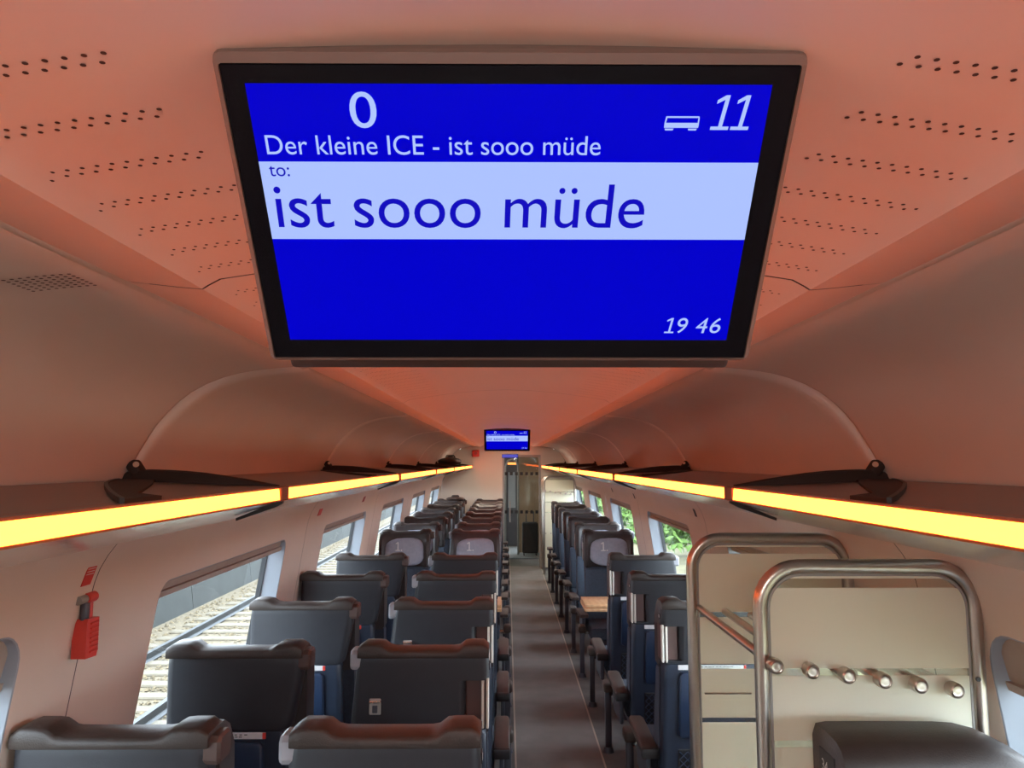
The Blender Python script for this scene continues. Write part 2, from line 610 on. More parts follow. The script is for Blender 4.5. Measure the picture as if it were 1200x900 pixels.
# perforations: staggered pairs of rows on both halves of the first panels
mb = MB()
rows = [0.587 + 0.0985 * i for i in range(-3, 7)] + [1.345 + 0.0985 * i for i in range(0, 24)]
for s in (-1, 1):
    for y in rows:
        for line in (0, 1):
            for i in range(11):
                x = 0.323 + 0.0155 * i + (0.0077 if (line == 0) == (s > 0) else 0.0)
                yy = y + (0.013 if line else 0.0)
                if abs(yy - JC) < 0.02:
                    continue
                z = ceil_z(x) - 0.0006
                dz = 0.0
                n = 8
                ring0 = [(s * (x + 0.0024 * math.cos(2 * PI * q / n)), yy + 0.0028 * math.sin(2 * PI * q / n), z - (0.0024 * math.cos(2 * PI * q / n)) * 0.14) for q in range(n)]
                f = [mb.bm.verts.new(p) for p in ring0]
                mb.bm.faces.new(f)
tag(mb.build('perforation', 'hole', ceil, 0), 'rows of small dark ventilation holes', kind='stuff')
# small loudspeaker grille on the left vault
mb = MB()
for i in range(9):
    for j in range(7):
        x = 0.675 + 0.0125 * i
        y = 1.165 + 0.0125 * j
        k = max(q for q in range(len(VA)) if VA[q][0] <= x)
        tt = (x - VA[k][0]) / (VA[k + 1][0] - VA[k][0])
        z = VA[k][1] + tt * (VA[k + 1][1] - VA[k][1]) - 0.0008
        f = [mb.bm.verts.new((-(x + 0.0032 * math.cos(2 * PI * q / 8)), y + 0.0032 * math.sin(2 * PI * q / 8), z - 0.0032 * math.cos(2 * PI * q / 8) * 0.12)) for q in range(8)]
        mb.bm.faces.new(f)
tag(mb.build('speaker_grille', 'hole', ceil, 0), 'grid of speaker holes', kind='stuff')

# ------------------------------------------------------------------ overhead luggage racks
ORD = ['first', 'second', 'third', 'fourth', 'fifth', 'sixth', 'seventh', 'eighth', 'ninth']
SH_T = [(0.672, 1.926), (0.80, 1.930), (1.0, 1.938), (1.156, 1.945)]
UN = [(0.668, 1.884), (0.70, 1.872), (0.78, 1.846), (0.88, 1.818), (1.0, 1.790), (1.10, 1.772), (1.166, 1.760)]


def rack_proto(s, y1rel):
    root = empty('overhead_rack')
    L = y1rel
    poly = SH_T + [(1.156, 1.935), (1.0, 1.925), (0.80, 1.915), (0.672, 1.912)]
    MB().prism([(s * x, z) for x, z in poly], 1, 0.002, L - 0.002).build('shelf', 'rack_top', root, 30)
    MB().loft([[(s * x, y, z) for x, z in UN] for y in (0.002, L - 0.002)], closed=False).build('underside', 'rack_under', root, 40)
    # edge profile and the light strip let into it
    MB().prism([(s * 0.666, 1.884), (s * 0.666, 1.888), (s * 0.690, 1.888), (s * 0.690, 1.920), (s * 0.676, 1.9205), (s * 0.677, 1.925), (s * 0.70, 1.927), (s * 0.70, 1.876)], 1, 0.0, L).build('edge_profile', 'strip_edge', root, 0)
    MB().prism([(s * 0.667, 1.8885), (s * 0.6705, 1.9205), (s * 0.688, 1.9195), (s * 0.688, 1.8885)], 1, 0.03, L - 0.075).build('light_strip', 'strip', root)
    MB().box(min(s * 0.662, s * 0.688), max(s * 0.662, s * 0.688), L - 0.075, L, 1.885, 1.926, 0.003, 1).build('strip_connector', 'connector', root)
    MB().prism([(s * 0.664, 1.884), (s * 0.70, 1.874), (s * 0.80, 1.834), (s * 0.80, 1.826), (s * 0.69, 1.864), (s * 0.664, 1.877)], 1, L - 0.06, L - 0.045).build('end_fin', 'black', root, 0)
    # bracket: raised rib across the rack plus a leg that sweeps forward to the edge
    xs = [1.158, 1.14, 1.11, 1.07, 1.02, 0.96, 0.90, 0.84, 0.78, 0.73, 0.69]
    zt = [1.962, 1.970, 1.975, 1.977, 1.976, 1.973, 1.967, 1.958, 1.948, 1.938, 1.930]
    b = MB()
    rings = []
    for x, z in zip(xs, zt):
        zb = 1.925
        yc = L - 0.018 - 0.03 * math.sin(PI * (1.158 - x) / 0.468)
        rings.append([(s * x, yc - 0.016, zb), (s * x, yc - 0.016, z - 0.004), (s * x, yc - 0.010, z), (s * x, yc + 0.010, z), (s * x, yc + 0.016, z - 0.004), (s * x, yc + 0.016, zb)])
    b.loft(rings)
    br = b.build('bracket', 'rib', root, 30)
    b = MB()
    outer = [(1.165, 0.0), (1.10, -0.18), (1.02, -0.36), (0.93, -0.53), (0.83, -0.71), (0.74, -0.865), (0.675, -0.97)]
    inner = [(1.06, 0.0), (1.03, -0.08), (0.99, -0.17), (0.94, -0.29), (0.865, -0.48), (0.77, -0.72), (0.675, -0.82)]
    outer = [(x, y + L - 0.018) for x, y in outer]
    inner = [(x, y + L - 0.018) for x, y in inner]
    top = []
    for (xo, yo), (xi, yi) in zip(outer, inner):
        zo = 1.931 + 0.014 * (xo - 0.675) / 0.48
        top.append([(s * xo, yo, zo - 0.006), (s * xo, yo, zo + 0.004), (s * xi, yi, zo + 0.003), (s * xi, yi, zo - 0.006)])
    b.loft(top)
    b.build('leg', 'rib', br, 30)
    b = MB()
    gr = []
    for xo, yo in outer:
        zo = 1.931 + 0.014 * (xo - 0.675) / 0.48
        gr.append([(s * (xo + 0.006), yo - 0.004, zo - 0.004), (s * (xo + 0.006), yo - 0.004, zo + 0.006), (s * (xo - 0.001), yo + 0.001, zo + 0.006), (s * (xo - 0.001), yo + 0.001, zo - 0.004)])
    b.loft(gr)
    b.build('rubber_edge', 'black', br, 0)
    m = Matrix.Rotation(s * math.radians(35), 3, 'Y')
    MB().box(s * 1.118 - 0.018, s * 1.118 + 0.018, L - 0.046, L - 0.002, 1.955, 2.004, 0.010, 3, rot=m, piv=Vector((s * 1.118, 0, 1.98))).build('clip', 'rib', br)
    MB().cyl((s * 1.105, L - 0.052, 1.992), (s * 1.112, L - 0.034, 1.986), 0.009, 12).build('clip_cap', 'chrome', br)
    return root


for s, nm in ((-1, 'over the double seats'), (1, 'over the single seats')):
    protoL = rack_proto(s, P)
    for k in range(NMOD):
        y0 = J0 + P * k
        o = protoL if k == 0 else copy_tree(protoL)
        o.location = (0, y0, 0)
        if k == NMOD - 1:
            pass
        which = ['nearest section', 'second section', 'third section', 'fourth section', 'fifth section', 'section at end wall'][k]
        tag(o, 'brown overhead rack with amber light edge %s, %s' % (nm, which), 'luggage rack', 'overhead rack sections %s' % nm)

# ------------------------------------------------------------------ information screens


def screen_proto():
    root = empty('information_screen')
    hw, hh = 0.245, 0.1473
    # frame tray: rounded rectangle with a lip round the black glass
    o = rrect(-hw, hw, -hh - 0.0005, hh, 0.008, 4)
    o2 = rrect(-hw - 0.0015, hw + 0.0015, -hh - 0.0015, hh + 0.0015, 0.009, 4)
    i = rrect(-hw + 0.004, hw - 0.004, -hh + 0.0018, hh - 0.0085, 0.003, 4)
    MB().loft([[(x, y, z) for x, y in r] for r, z in ((i, -0.004), (i, 0.0), (o, -0.001), (o2, -0.006), (o2, -0.035), (i, -0.04))]).build('housing', 'housing', root, 30)
    MB().box(-0.2395, 0.2395, -0.1825, 0.10, -0.080, -0.038, 0.006, 2).build('back_cover', 'housing_dark', root)
    # mount that ties the housing to the ceiling
    MB().box(-0.240, 0.240, 0.06, 0.1475, -0.085, -0.028, 0.008, 2).build('mount', 'housing', root)
    bz = MB().box(-hw + 0.0045, hw - 0.0045, -hh + 0.0022, hh - 0.009, -0.006, -0.0012, 0.001, 1).build('bezel', 'bezel', root)
    MB().box(-0.2218, 0.2192, -0.1236, 0.1228, -0.004, -0.0009).build('display', 'scr_blue', root, 0)
    d = [c for c in root.children if c.name.startswith('display')][0]
    MB().box(-0.2218, 0.2192, -0.0152, 0.0572, -0.003, -0.0006).build('white_band', 'scr_band', d, 0)
    T = -0.0003
    text_mesh('lettering', '0', -0.1368, -0.1140, 0.0865, 0.1166, T, 'scr_text', d)
    one_glyph('lettering', 0.1712, 0.0858, 0.0288, T, 'scr_text', d, 0.14)
    one_glyph('lettering', 0.1885, 0.0858, 0.0288, T, 'scr_text', d, 0.14)
    text_mesh('lettering', 'Der kleine ICE - ist sooo müde', -0.2128, 0.0787, 0.0636, 0.0805, T, 'scr_text', d)
    text_mesh('lettering', 'to:', -0.2139, -0.1959, 0.0442, 0.0537, T, 'scr_ink', d)
    text_mesh('lettering', 'ist sooo müde', -0.2140, 0.1236, -0.0040, 0.0375, T, 'scr_ink', d, shear=0.03)
    one_glyph('lettering', 0.1545, -0.1152, 0.0172, T, 'scr_text', d, 0.14)
    text_mesh('lettering', '9', 0.1658, 0.1785, -0.1152, -0.0980, T, 'scr_text', d, shear=0.14)
    text_mesh('lettering', '4', 0.1855, 0.1990, -0.1152, -0.0980, T, 'scr_text', d, shear=0.14)
    text_mesh('lettering', '6', 0.1996, 0.2126, -0.1152, -0.0980, T, 'scr_text', d, shear=0.14)
    # coach pictogram: outline, filled lower body and two bogies
    ic = MB()

    def q(pts):
        f = [ic.bm.verts.new((x, y, T)) for x, y in pts]
        ic.bm.faces.new(f)
    x0, x1, y0, y1 = 0.1320, 0.1620, 0.0875, 0.0972
    q([(x0, y0), (x1 - 0.0004, y0), (x1 - 0.0002, y0 + 0.0042), (x0 + 0.0002, y0 + 0.0042)])
    q([(x0 + 0.0008, y1 - 0.0014), (x1 - 0.0002, y1 - 0.0014), (x1 - 0.0006, y1), (x0 + 0.0012, y1)])
    q([(x0 + 0.0002, y0 + 0.0042), (x0 + 0.0014, y0 + 0.0042), (x0 + 0.0022, y1 - 0.0014), (x0 + 0.0008, y1 - 0.0014)])
    q([(x1 - 0.0014, y0 + 0.0042), (x1 - 0.0002, y0 + 0.0042), (x1 - 0.0002, y1 - 0.0014), (x1 - 0.0012, y1 - 0.0014)])
    for xx in (x0 + 0.0012, x1 - 0.0088):
        q([(xx, y0 - 0.0022), (xx + 0.0066, y0 - 0.0022), (xx + 0.0074, y0 - 0.0006), (xx - 0.0004, y0 - 0.0006)])
    ic.build('coach_symbol', 'scr_text', d, 0)
    return root


scr = screen_proto()
SCR_A = math.radians(129.06)
scr.location = (0.003, 0.690, 2.218)
scr.rotation_euler = (SCR_A, 0, 0)
tag(scr, 'large blue passenger information screen hanging close in front of camera', 'screen', 'ceiling information screens')
scr2 = copy_tree(scr)
scr2.location = (0.003, 8.20, 2.228)
tag(scr2, 'small distant blue information screen hanging above the rear rows', 'screen', 'ceiling information screens')

# ------------------------------------------------------------------ seats


def seat_proto(a, inner, window):
    """local frame: faces +y, back at y=0. a = sign of aisle side; inner = sign of the lamp side."""
    root = empty('train_seat')
    hw = 0.258 if window else 0.250

    def yb(z):      # rear face
        return 0.0 + 0.045 * max(0, (1.27 - z)) ** 1.2 + (0.0 if z > 0.96 else 0.10 * (0.96 - z))

    def ring(z, x0, x1, th, r):
        return [(x, y, z) for x, y in rrect(x0, x1, yb(z), yb(z) + th, r, 3)]
    # --- upper shell with a hand-hold notch on the aisle side
    zs = [0.992, 1.000, 1.02, 1.05, 1.12, 1.19, 1.235, 1.262, 1.270]
    rings = []
    if window:
        for z in zs:
            k = 0.045 * max(0, min(1, (1.235 - z) / 0.24)) ** 1.3
            x = hw - (0.012 if z in (0.992, 1.270) else 0) - (0.005 * max(0, (z - 1.18) / 0.09) ** 2)
            rings.append(ring(z, -x + (k if inner < 0 else 0), x - (k if inner > 0 else 0), 0.10, 0.03))
    else:
        zz = [0.992, 1.0, 1.005, 1.0051, 1.08, 1.175, 1.1751, 1.20, 1.235, 1.262, 1.270]
        for i, z in enumerate(zz):
            notch = 0.09 if 3 <= i <= 5 else 0.0
            x = hw - (0.010 if z in (0.992, 1.270) else 0) - (0.004 * max(0, (z - 1.18) / 0.09) ** 2)
            lo, hi = -x, x
            fl_ = 0.028 * (1.27 - z) / 0.28
            if a > 0:
                hi -= notch
                lo -= fl_
            else:
                lo += notch
                hi += fl_
            rings.append(ring(z, lo, hi, 0.10, 0.026))
    MB().loft(rings).build('upper_shell', 'shell', root, 40)
    if not window:
        xx = a * (hw - 0.045)
        MB().box(xx - 0.046, xx + 0.044, 0.035, 0.115, 1.0, 1.18, 0.006, 1).build('hand_hold', 'recess', root)
        hb = [c for c in root.children if c.name.startswith('hand_hold')][0]
        for dx in (0.006, 0.024):
            xb = a * (hw - dx)
            MB().box(xb - 0.0055, xb + 0.0055, 0.004, 0.04, 0.998, 1.182, 0.003, 1).build('grab_bar', 'bar_metal', hb)
    if not window:
        x0, x1 = sorted((a * (hw - 0.006), a * (hw + 0.0025)))
        npl = MB().box(x0, x1, 0.035, 0.075, 1.205, 1.232, 0.001, 1).build('number_plate', 'black', root)
        x0, x1 = sorted((a * (hw + 0.0024), a * (hw + 0.0034)))
        MB().box(x0, x1, 0.043, 0.060, 1.211, 1.226, 0.0004, 1).build('number_print', 'label', npl)
    # --- lower back
    rings = []
    for z in (0.30, 0.31, 0.5, 0.7, 0.9, 0.975, 0.988):
        x = hw - 0.012 - (0.01 if z in (0.30, 0.988) else 0)
        off = -0.050 if window else 0.026
        rings.append(ring(z, -x - (off if inner < 0 else 0), x + (off if inner > 0 else 0), 0.11, 0.02))
    MB().loft(rings).build('lower_shell', 'lower', root, 40)

    def on_back(x0, x1, z0, z1, t, bev):
        m = MB()
        sl = []
        for z in (z0, z0 + bev, z1 - bev, z1):
            inset = bev if z in (z0, z1) else 0
            sl.append([(x, y, z) for x, y in rrect(x0 + inset, x1 - inset, yb(z) - t + inset * 0.5, yb(z) + 0.01, min(0.012, t), 3)])
        return m.loft(sl)
    tx = -inner * (0.045 if window else 0.0)
    on_back(tx - 0.165, tx + 0.165, 0.62, 0.950, 0.022, 0.012).build('tray_panel', 'tray', root, 40)
    lab = on_back(tx - 0.17, tx + 0.17, 0.962, 0.986, 0.003, 0.001).build('notice_strip', 'label', root, 0)
    ex = tx + inner * 0.165
    on_back(ex - 0.007, ex + 0.007, 0.9625, 0.9855, 0.0045, 0.001).build('red_end', 'red', lab, 0)
    pr = MB()
    for zz_, w_ in ((0.978, 0.22), (0.970, 0.17)):
        for j in range(12):
            x = tx - w_ / 2 + w_ * j / 12
            pr.box(x, x + w_ / 12 * (0.5 + 0.4 * random.random()), yb(zz_) - 0.0042, yb(zz_) - 0.003, zz_ - 0.0018, zz_ + 0.0018)
    tag(pr.build('fine_print', 'print_grey', lab, 0), kind='stuff')
    pk = on_back(tx - 0.165, tx + 0.165, 0.34, 0.56, 0.006, 0.004).build('net_pocket', 'black', root, 0)
    nt = MB()
    for i in range(-4, 9):
        for sg in (1, -1):
            xa = -0.16 + 0.04 * i
            p0 = [xa, 0.35]
            p1 = [xa + 0.20, 0.55]
            # clip to the pocket
            if p0[0] < -0.16:
                p0 = [-0.16, 0.35 + (-0.16 - xa)]
            if p1[0] > 0.16:
                p1 = [0.16, 0.35 + (0.16 - xa)]
            if p1[0] <= p0[0]:
                continue
            A = Vector((tx + sg * p0[0], yb(p0[1]) - 0.011, p0[1]))
            B = Vector((tx + sg * p1[0], yb(p1[1]) - 0.011, p1[1]))
            nt.cyl(A, B, 0.0028, 4)
    tag(nt.build('net', 'tray', pk, 0), kind='stuff')
    if not window:
        MB().box(-a * 0.18 - 0.022, -a * 0.18 + 0.022, yb(1.075) - 0.004, yb(1.075) + 0.01, 1.05, 1.11, 0.003, 1).build('coat_hook', 'grey_plate', root)
        hk = [c for c in root.children if c.name.startswith('coat_hook')][0]
        MB().box(-a * 0.18 - 0.022, -a * 0.18 + 0.022, yb(1.095) - 0.012, yb(1.095), 1.093, 1.103, 0.002, 1).build('hook', 'chrome', hk)
        MB().box(-a * 0.18 - 0.010, -a * 0.18 + 0.010, yb(1.075) - 0.006, yb(1.075), 1.057, 1.085, 0.002, 1).build('hook_plate', 'dark_metal', hk)
    # --- padded top cap with raised ends
    rings = []
    nx = 22
    for i in range(nx + 1):
        u = -1 + 2 * i / nx
        x = u * (hw - 0.001)
        au = abs(u)
        h = min(1, max(0, (au - 0.50) / 0.17))
        h = 0.023 * (3 * h ** 2 - 2 * h ** 3)
        e = 1 - max(0, (au - 0.95) / 0.05) ** 2 * 0.35
        zt = 1.266 + (0.022 + h) * e
        z0 = 1.259
        yk0, yk1 = -0.010 * e, 0.135
        rings.append([(x, yk0 + 0.003, z0), (x, yk0, z0 + 0.006), (x, yk0 + 0.001, zt - 0.012), (x, yk0 + 0.005, zt - 0.004), (x, yk0 + 0.012, zt), (x, 0.06, zt + 0.001), (x, 0.105, zt - 0.003), (x, yk1, zt - 0.022), (x, yk1 - 0.01, z0)])
    MB().loft(rings).build('head_cap', 'leather', root, 50)
    # --- front: headrest with wings, back cushion, seat cushion
    rings = []
    for z, t, w_ in ((0.94, 0.05, 0.95), (0.96, 0.075, 1.0), (1.08, 0.085, 1.0), (1.2, 0.08, 1.0), (1.262, 0.055, 0.98), (1.28, 0.03, 0.95)):
        x = (hw - 0.004) * w_
        y0 = yb(z) + 0.095
        pts = [(-x, y0), (x, y0), (x, y0 + t + 0.035), (x - 0.03, y0 + t + 0.045), (x - 0.075, y0 + t), (0, y0 + t - 0.008), (-x + 0.075, y0 + t), (-x + 0.03, y0 + t + 0.045), (-x, y0 + t + 0.035)]
        rings.append([(px, py, z) for px, py in pts])
    MB().loft(rings).build('headrest', 'front_leather', root, 50)
    rings = []
    for z, t in ((0.40, 0.06), (0.43, 0.09), (0.55, 0.11), (0.68, 0.12), (0.82, 0.10), (0.925, 0.085), (0.945, 0.06)):
        x = hw - 0.008
        y0 = yb(z) + 0.105
        pts = [(-x, y0), (x, y0), (x, y0 + t + 0.012), (x - 0.03, y0 + t + 0.02), (x - 0.085, y0 + t), (-x + 0.085, y0 + t), (-x + 0.03, y0 + t + 0.02), (-x, y0 + t + 0.012)]
        rings.append([(px, py, z) for px, py in pts])
    MB().loft(rings).build('back_cushion', 'fabric', root, 35)
    pl = MB()
    rings = []
    n = 24
    for f, t in ((1.0, 0.0), (1.0, 0.018), (0.93, 0.036), (0.75, 0.046), (0.35, 0.050)):
        r_ = []
        for k in range(n):
            c, s_ = math.cos(2 * PI * k / n), math.sin(2 * PI * k / n)
            ex_ = 2 / 3.0
            x = 0.200 * f * math.copysign(abs(c) ** ex_, c)
            z = 0.135 * f * math.copysign(abs(s_) ** ex_, s_) * (1 - 0.08 * c)
            r_.append((x, yb(1.09) + 0.172 + t - 0.12 * z, 1.095 + z))
        rings.append(r_)
    pil = pl.loft(rings).build('pillow', 'pillow', root, 60)
    tm = one_glyph('class_number', 0, 0, 0.085, 0, 'label', pil, 0.0, True)
    for v in tm.data.vertices:           # XY plane -> facing +y
        x, y = v.co.x, v.co.y
        v.co = (0.085 - x, yb(1.09) + 0.172 + 0.057 - 0.12 * (y + 0.02), 1.110 + y)
    rings = []
    for y, z0, z1, w_ in ((0.24, 0.36, 0.44, 0.97), (0.26, 0.345, 0.46, 1), (0.5, 0.345, 0.455, 1), (0.70, 0.35, 0.47, 1), (0.745, 0.355, 0.46, 1), (0.76, 0.37, 0.43, 0.96)):
        x = hw * w_
        rings.append([(px, y, pz) for px, pz in rrect(-x, x, z0, z1, 0.03, 3)])
    MB().loft(rings).build('seat_cushion', 'fabric', root, 50)
    MB().box(-hw + 0.03, hw - 0.03, 0.22, 0.70, 0.27, 0.35, 0.01, 1).build('seat_frame', 'dark_metal', root)
    MB().box(-0.12, 0.12, 0.28, 0.42, 0.0, 0.28, 0.01, 1).build('pedestal', 'dark_metal', root)
    # --- reading lamp block on the inner corner
    xx = inner * (hw + 0.018)
    lb = MB()
    prof = [(-0.012, 1.215), (0.0, 1.198), (0.085, 1.198), (0.10, 1.22), (0.10, 1.275), (0.088, 1.288), (0.005, 1.288), (-0.012, 1.272)]
    x0, x1 = sorted((xx - inner * 0.040, xx + inner * 0.010))
    lb.loft([[(x, 0.02 + (u - 0.044) * k + 0.03, 1.250 + (w_ - 1.245) * k) for u, w_ in prof] for x, k in ((x0, 0.70), (x0 + 0.008, 0.8), (x1 - 0.008, 0.8), (x1, 0.66))])
    lb.build('reading_lamp', 'lamp_block' if window else 'lamp_block_pale', root, 25)
    # --- armrests
    if not window:
        xc = a * 0.292
        ar = MB()
        rings = []
        for y, z, w_, h_ in ((0.16, 0.535, 0.036, 0.030), (0.18, 0.54, 0.042, 0.042), (0.40, 0.552, 0.043, 0.042), (0.565, 0.56, 0.042, 0.04), (0.60, 0.556, 0.036, 0.026)):
            rings.append([(xc + px, y, z + pz) for px, pz in rrect(-w_, w_, -h_ / 1.0, 0.0, 0.012, 3)])
        ap = ar.loft(rings).build('armrest', 'arm_pad', root, 50)
        MB().box(xc - 0.044, xc + 0.044, 0.135, 0.185, 0.485, 0.537, 0.010, 2).build('armrest_pivot', 'black', ap)
        MB().box(xc - 0.012, xc + 0.012, 0.19, 0.50, 0.33, 0.515, 0.006, 1).build('armrest_support', 'dark_metal', ap)
        xl = a * 0.322
        lg = MB().box(xl - 0.022, xl + 0.022, 0.62, 0.665, 0.03, 0.42, 0.008, 2).build('leg', 'dark_metal', root)
        MB().cyl((xl, 0.642, 0.0), (xl, 0.642, 0.035), 0.04, 14, 0.03).build('foot', 'dark_metal', lg)
        MB().box(xl - 0.034, xl + 0.034, 0.585, 0.70, 0.405, 0.475, 0.018, 3).build('leg_cap', 'arm_pad', lg)
        x0, x1 = sorted((a * 0.20, a * 0.315))
        MB().box(x0, x1, 0.60, 0.625, 0.385, 0.415, 0.004, 1).build('cross_bar', 'chrome', root)
    else:
        xc = inner * 0.36
        ar = MB()
        rings = []
        for y, z, w_, h_ in ((0.12, 0.64, 0.03, 0.03), (0.14, 0.65, 0.036, 0.05), (0.45, 0.65, 0.036, 0.045), (0.56, 0.645, 0.03, 0.03)):
            rings.append([(xc + px, y, z + pz) for px, pz in rrect(-w_, w_, -h_, 0.0, 0.010, 3)])
        ap = ar.loft(rings).build('armrest', 'arm_pad', root, 50)
        MB().box(xc - 0.02, xc + 0.02, 0.16, 0.34, 0.30, 0.61, 0.006, 1).build('armrest_support', 'dark_metal', ap)
    return root


protos = {}


def put_seat(kind, a, inner, x, y, rz, label, group, zs=1.0):
    key = (kind, a, inner)
    if key not in protos:
        protos[key] = seat_proto(a, inner, kind == 'w')
        o = protos[key]
    else:
        o = copy_tree(protos[key])
    o.location = (x, y, 0)
    o.rotation_euler = (0, 0, rz)
    o.scale = (1, 1, zs)
    tag(o, label, 'seat', group)
    return o


XA, XW, XS = -0.317, -1.033, 1.028
away = [2.085, 3.005, 3.955, 4.905, 5.905]
gA, gF = 'seats with their backs to the camera', 'seats facing the camera beyond the tables'
for i, y in enumerate(away):
    which = ['row nearest the camera', 'second row ahead', 'third row ahead', 'fourth row ahead', 'row before wooden tables'][i]
    put_seat('a', 1, -1, XA, y, 0, 'dark aisle seat back of the double seats, %s' % which, gA)
    put_seat('w', 1, 1, XW, y, 0, 'dark window seat back by the track side, %s' % which, gA)
    if i >= 2:
        which = ['row nearest the luggage stand', 'middle row of three', 'row before wooden table'][i - 2]
        put_seat('a', -1, 1, XS, y, 0, 'dark single seat back across the aisle, %s' % which, gA)
for i in range(8):
    y = 8.07 + 0.93 * i
    which = 'row just beyond tables' if i == 0 else ('last row' if i == 7 else '%s row beyond tables' % ORD[i])
    put_seat('a', -1, 1, XA, y, PI, 'facing aisle seat of the double seats with grey pillow, %s' % which, gF)
    put_seat('w', -1, -1, XW, y, PI, 'facing window seat of the double seats with grey pillow, %s' % which, gF)
    if i < 7 and y < 13.8:
        if i == 6:
            which = 'last row before the far stand'
        put_seat('a', 1, -1, XS, y - 0.02, PI, 'facing single seat with grey pillow, %s' % which, gF)
ns = put_seat('a', 1, -1, 1.028, 2.015, PI, 'brown leather seat top in front of the near frosted luggage stand', None, 1.045)
# its number plate on the aisle face of the headrest
for c in list(ns.children):
    if c.name.startswith('pillow'):
        for g in list(c.children):
            bpy.data.objects.remove(g)
        bpy.data.objects.remove(c)
for c in list(ns.children):
    if c.name.split('.')[0] in ('head_cap', 'headrest', 'upper_shell', 'reading_lamp', 'number_plate'):
        for g in list(c.children):
            bpy.data.objects.remove(g)
        bpy.data.objects.remove(c)
rings = []
for x, zt in ((0.252, 1.268), (0.246, 1.284), (0.22, 1.288), (0.10, 1.288), (-0.05, 1.287), (-0.10, 1.284), (-0.15, 1.272), (-0.20, 1.250), (-0.235, 1.228), (-0.252, 1.205)):
    rings.append([(x, 0.010, 0.96), (x, -0.008, 1.15), (x, -0.010, zt - 0.012), (x, -0.002, zt), (x, 0.06, zt + 0.001), (x, 0.12, zt - 0.004), (x, 0.150, zt - 0.016), (x, 0.168, zt - 0.045), (x, 0.185, 1.12), (x, 0.195, 0.96)])
MB().loft(rings).build('head_cap', 'leather', ns, 40)
pn = MB().box(0.250, 0.2545, 0.035, 0.125, 1.175, 1.245, 0.002, 1).build('number_plate', 'black', ns)
tn = text_mesh('seat_number', '34', 0, 0.034, 0, 0.026, 0, 'label', pn)
for v in tn.data.vertices:
    x, y = v.co.x, v.co.y
    v.co = (0.256, 0.055 + x, 1.198 + y)

# ------------------------------------------------------------------ tables in the facing bay


def table(x0, x1, label, foot):
    t = empty('folding_table', ((x0 + x1) / 2, 6.98, 0))
    l = (x1 - x0) / 2
    lp = MB().box(-l, l, -0.22, 0.22, 0.715, 0.742, 0.004, 2).build('table_leaf', 'wood', t)
    MB().box(-l + 0.004, l - 0.004, -0.21, 0.21, 0.746, 0.772, 0.004, 2).build('folded_leaf', 'wood', t)
    MB().box(-0.03, 0.03, -0.235, -0.19, 0.700, 0.768, 0.004, 1, ).build('hinge', 'dark_metal', t)
    MB().box(foot - 0.04, foot + 0.04, -0.06, 0.06, 0.0, 0.716, 0.01, 2).build('table_leg', 'dark_metal', t)
    return tag(t, label, 'table', 'wooden folding tables')


table(0.672, 1.30, 'wooden folding table in front of the first facing single seat', 0.15)
table(-1.30, -0.045, 'wooden folding table between the double seats, its end at the aisle', 0.0)

# ------------------------------------------------------------------ luggage stands with frosted glass


def hoop(x0, x1, y, zt, r=0.105, rad=0.018):
    pts = [(x0, y, 0.0), (x0, y, 0.6), (x0, y, zt - r)]
    for i in range(1, 9):
        a = PI - PI / 2 * i / 8
        pts.append((x0 + r + r * math.cos(a), y, zt - r + r * math.sin(a)))
    for i in range(0, 9):
        a = PI / 2 - PI / 2 * i / 8
        pts.append((x1 - r + r * math.cos(a), y, zt - r + r * math.sin(a)))
    pts += [(x1, y, 0.6), (x1, y, 0.0)]
    return pts


def panel_poly(x0, x1, zt, r, z0):
    pts = [(x0, z0)]
    for i in range(9):
        a = PI - PI / 2 * i / 8
        pts.append((x0 + r + r * math.cos(a), zt - r + r * math.sin(a)))
    for i in range(9):
        a = PI / 2 - PI / 2 * i / 8
        pts.append((x1 - r + r * math.cos(a), zt - r + r * math.sin(a)))
    pts.append((x1, z0))
    return pts


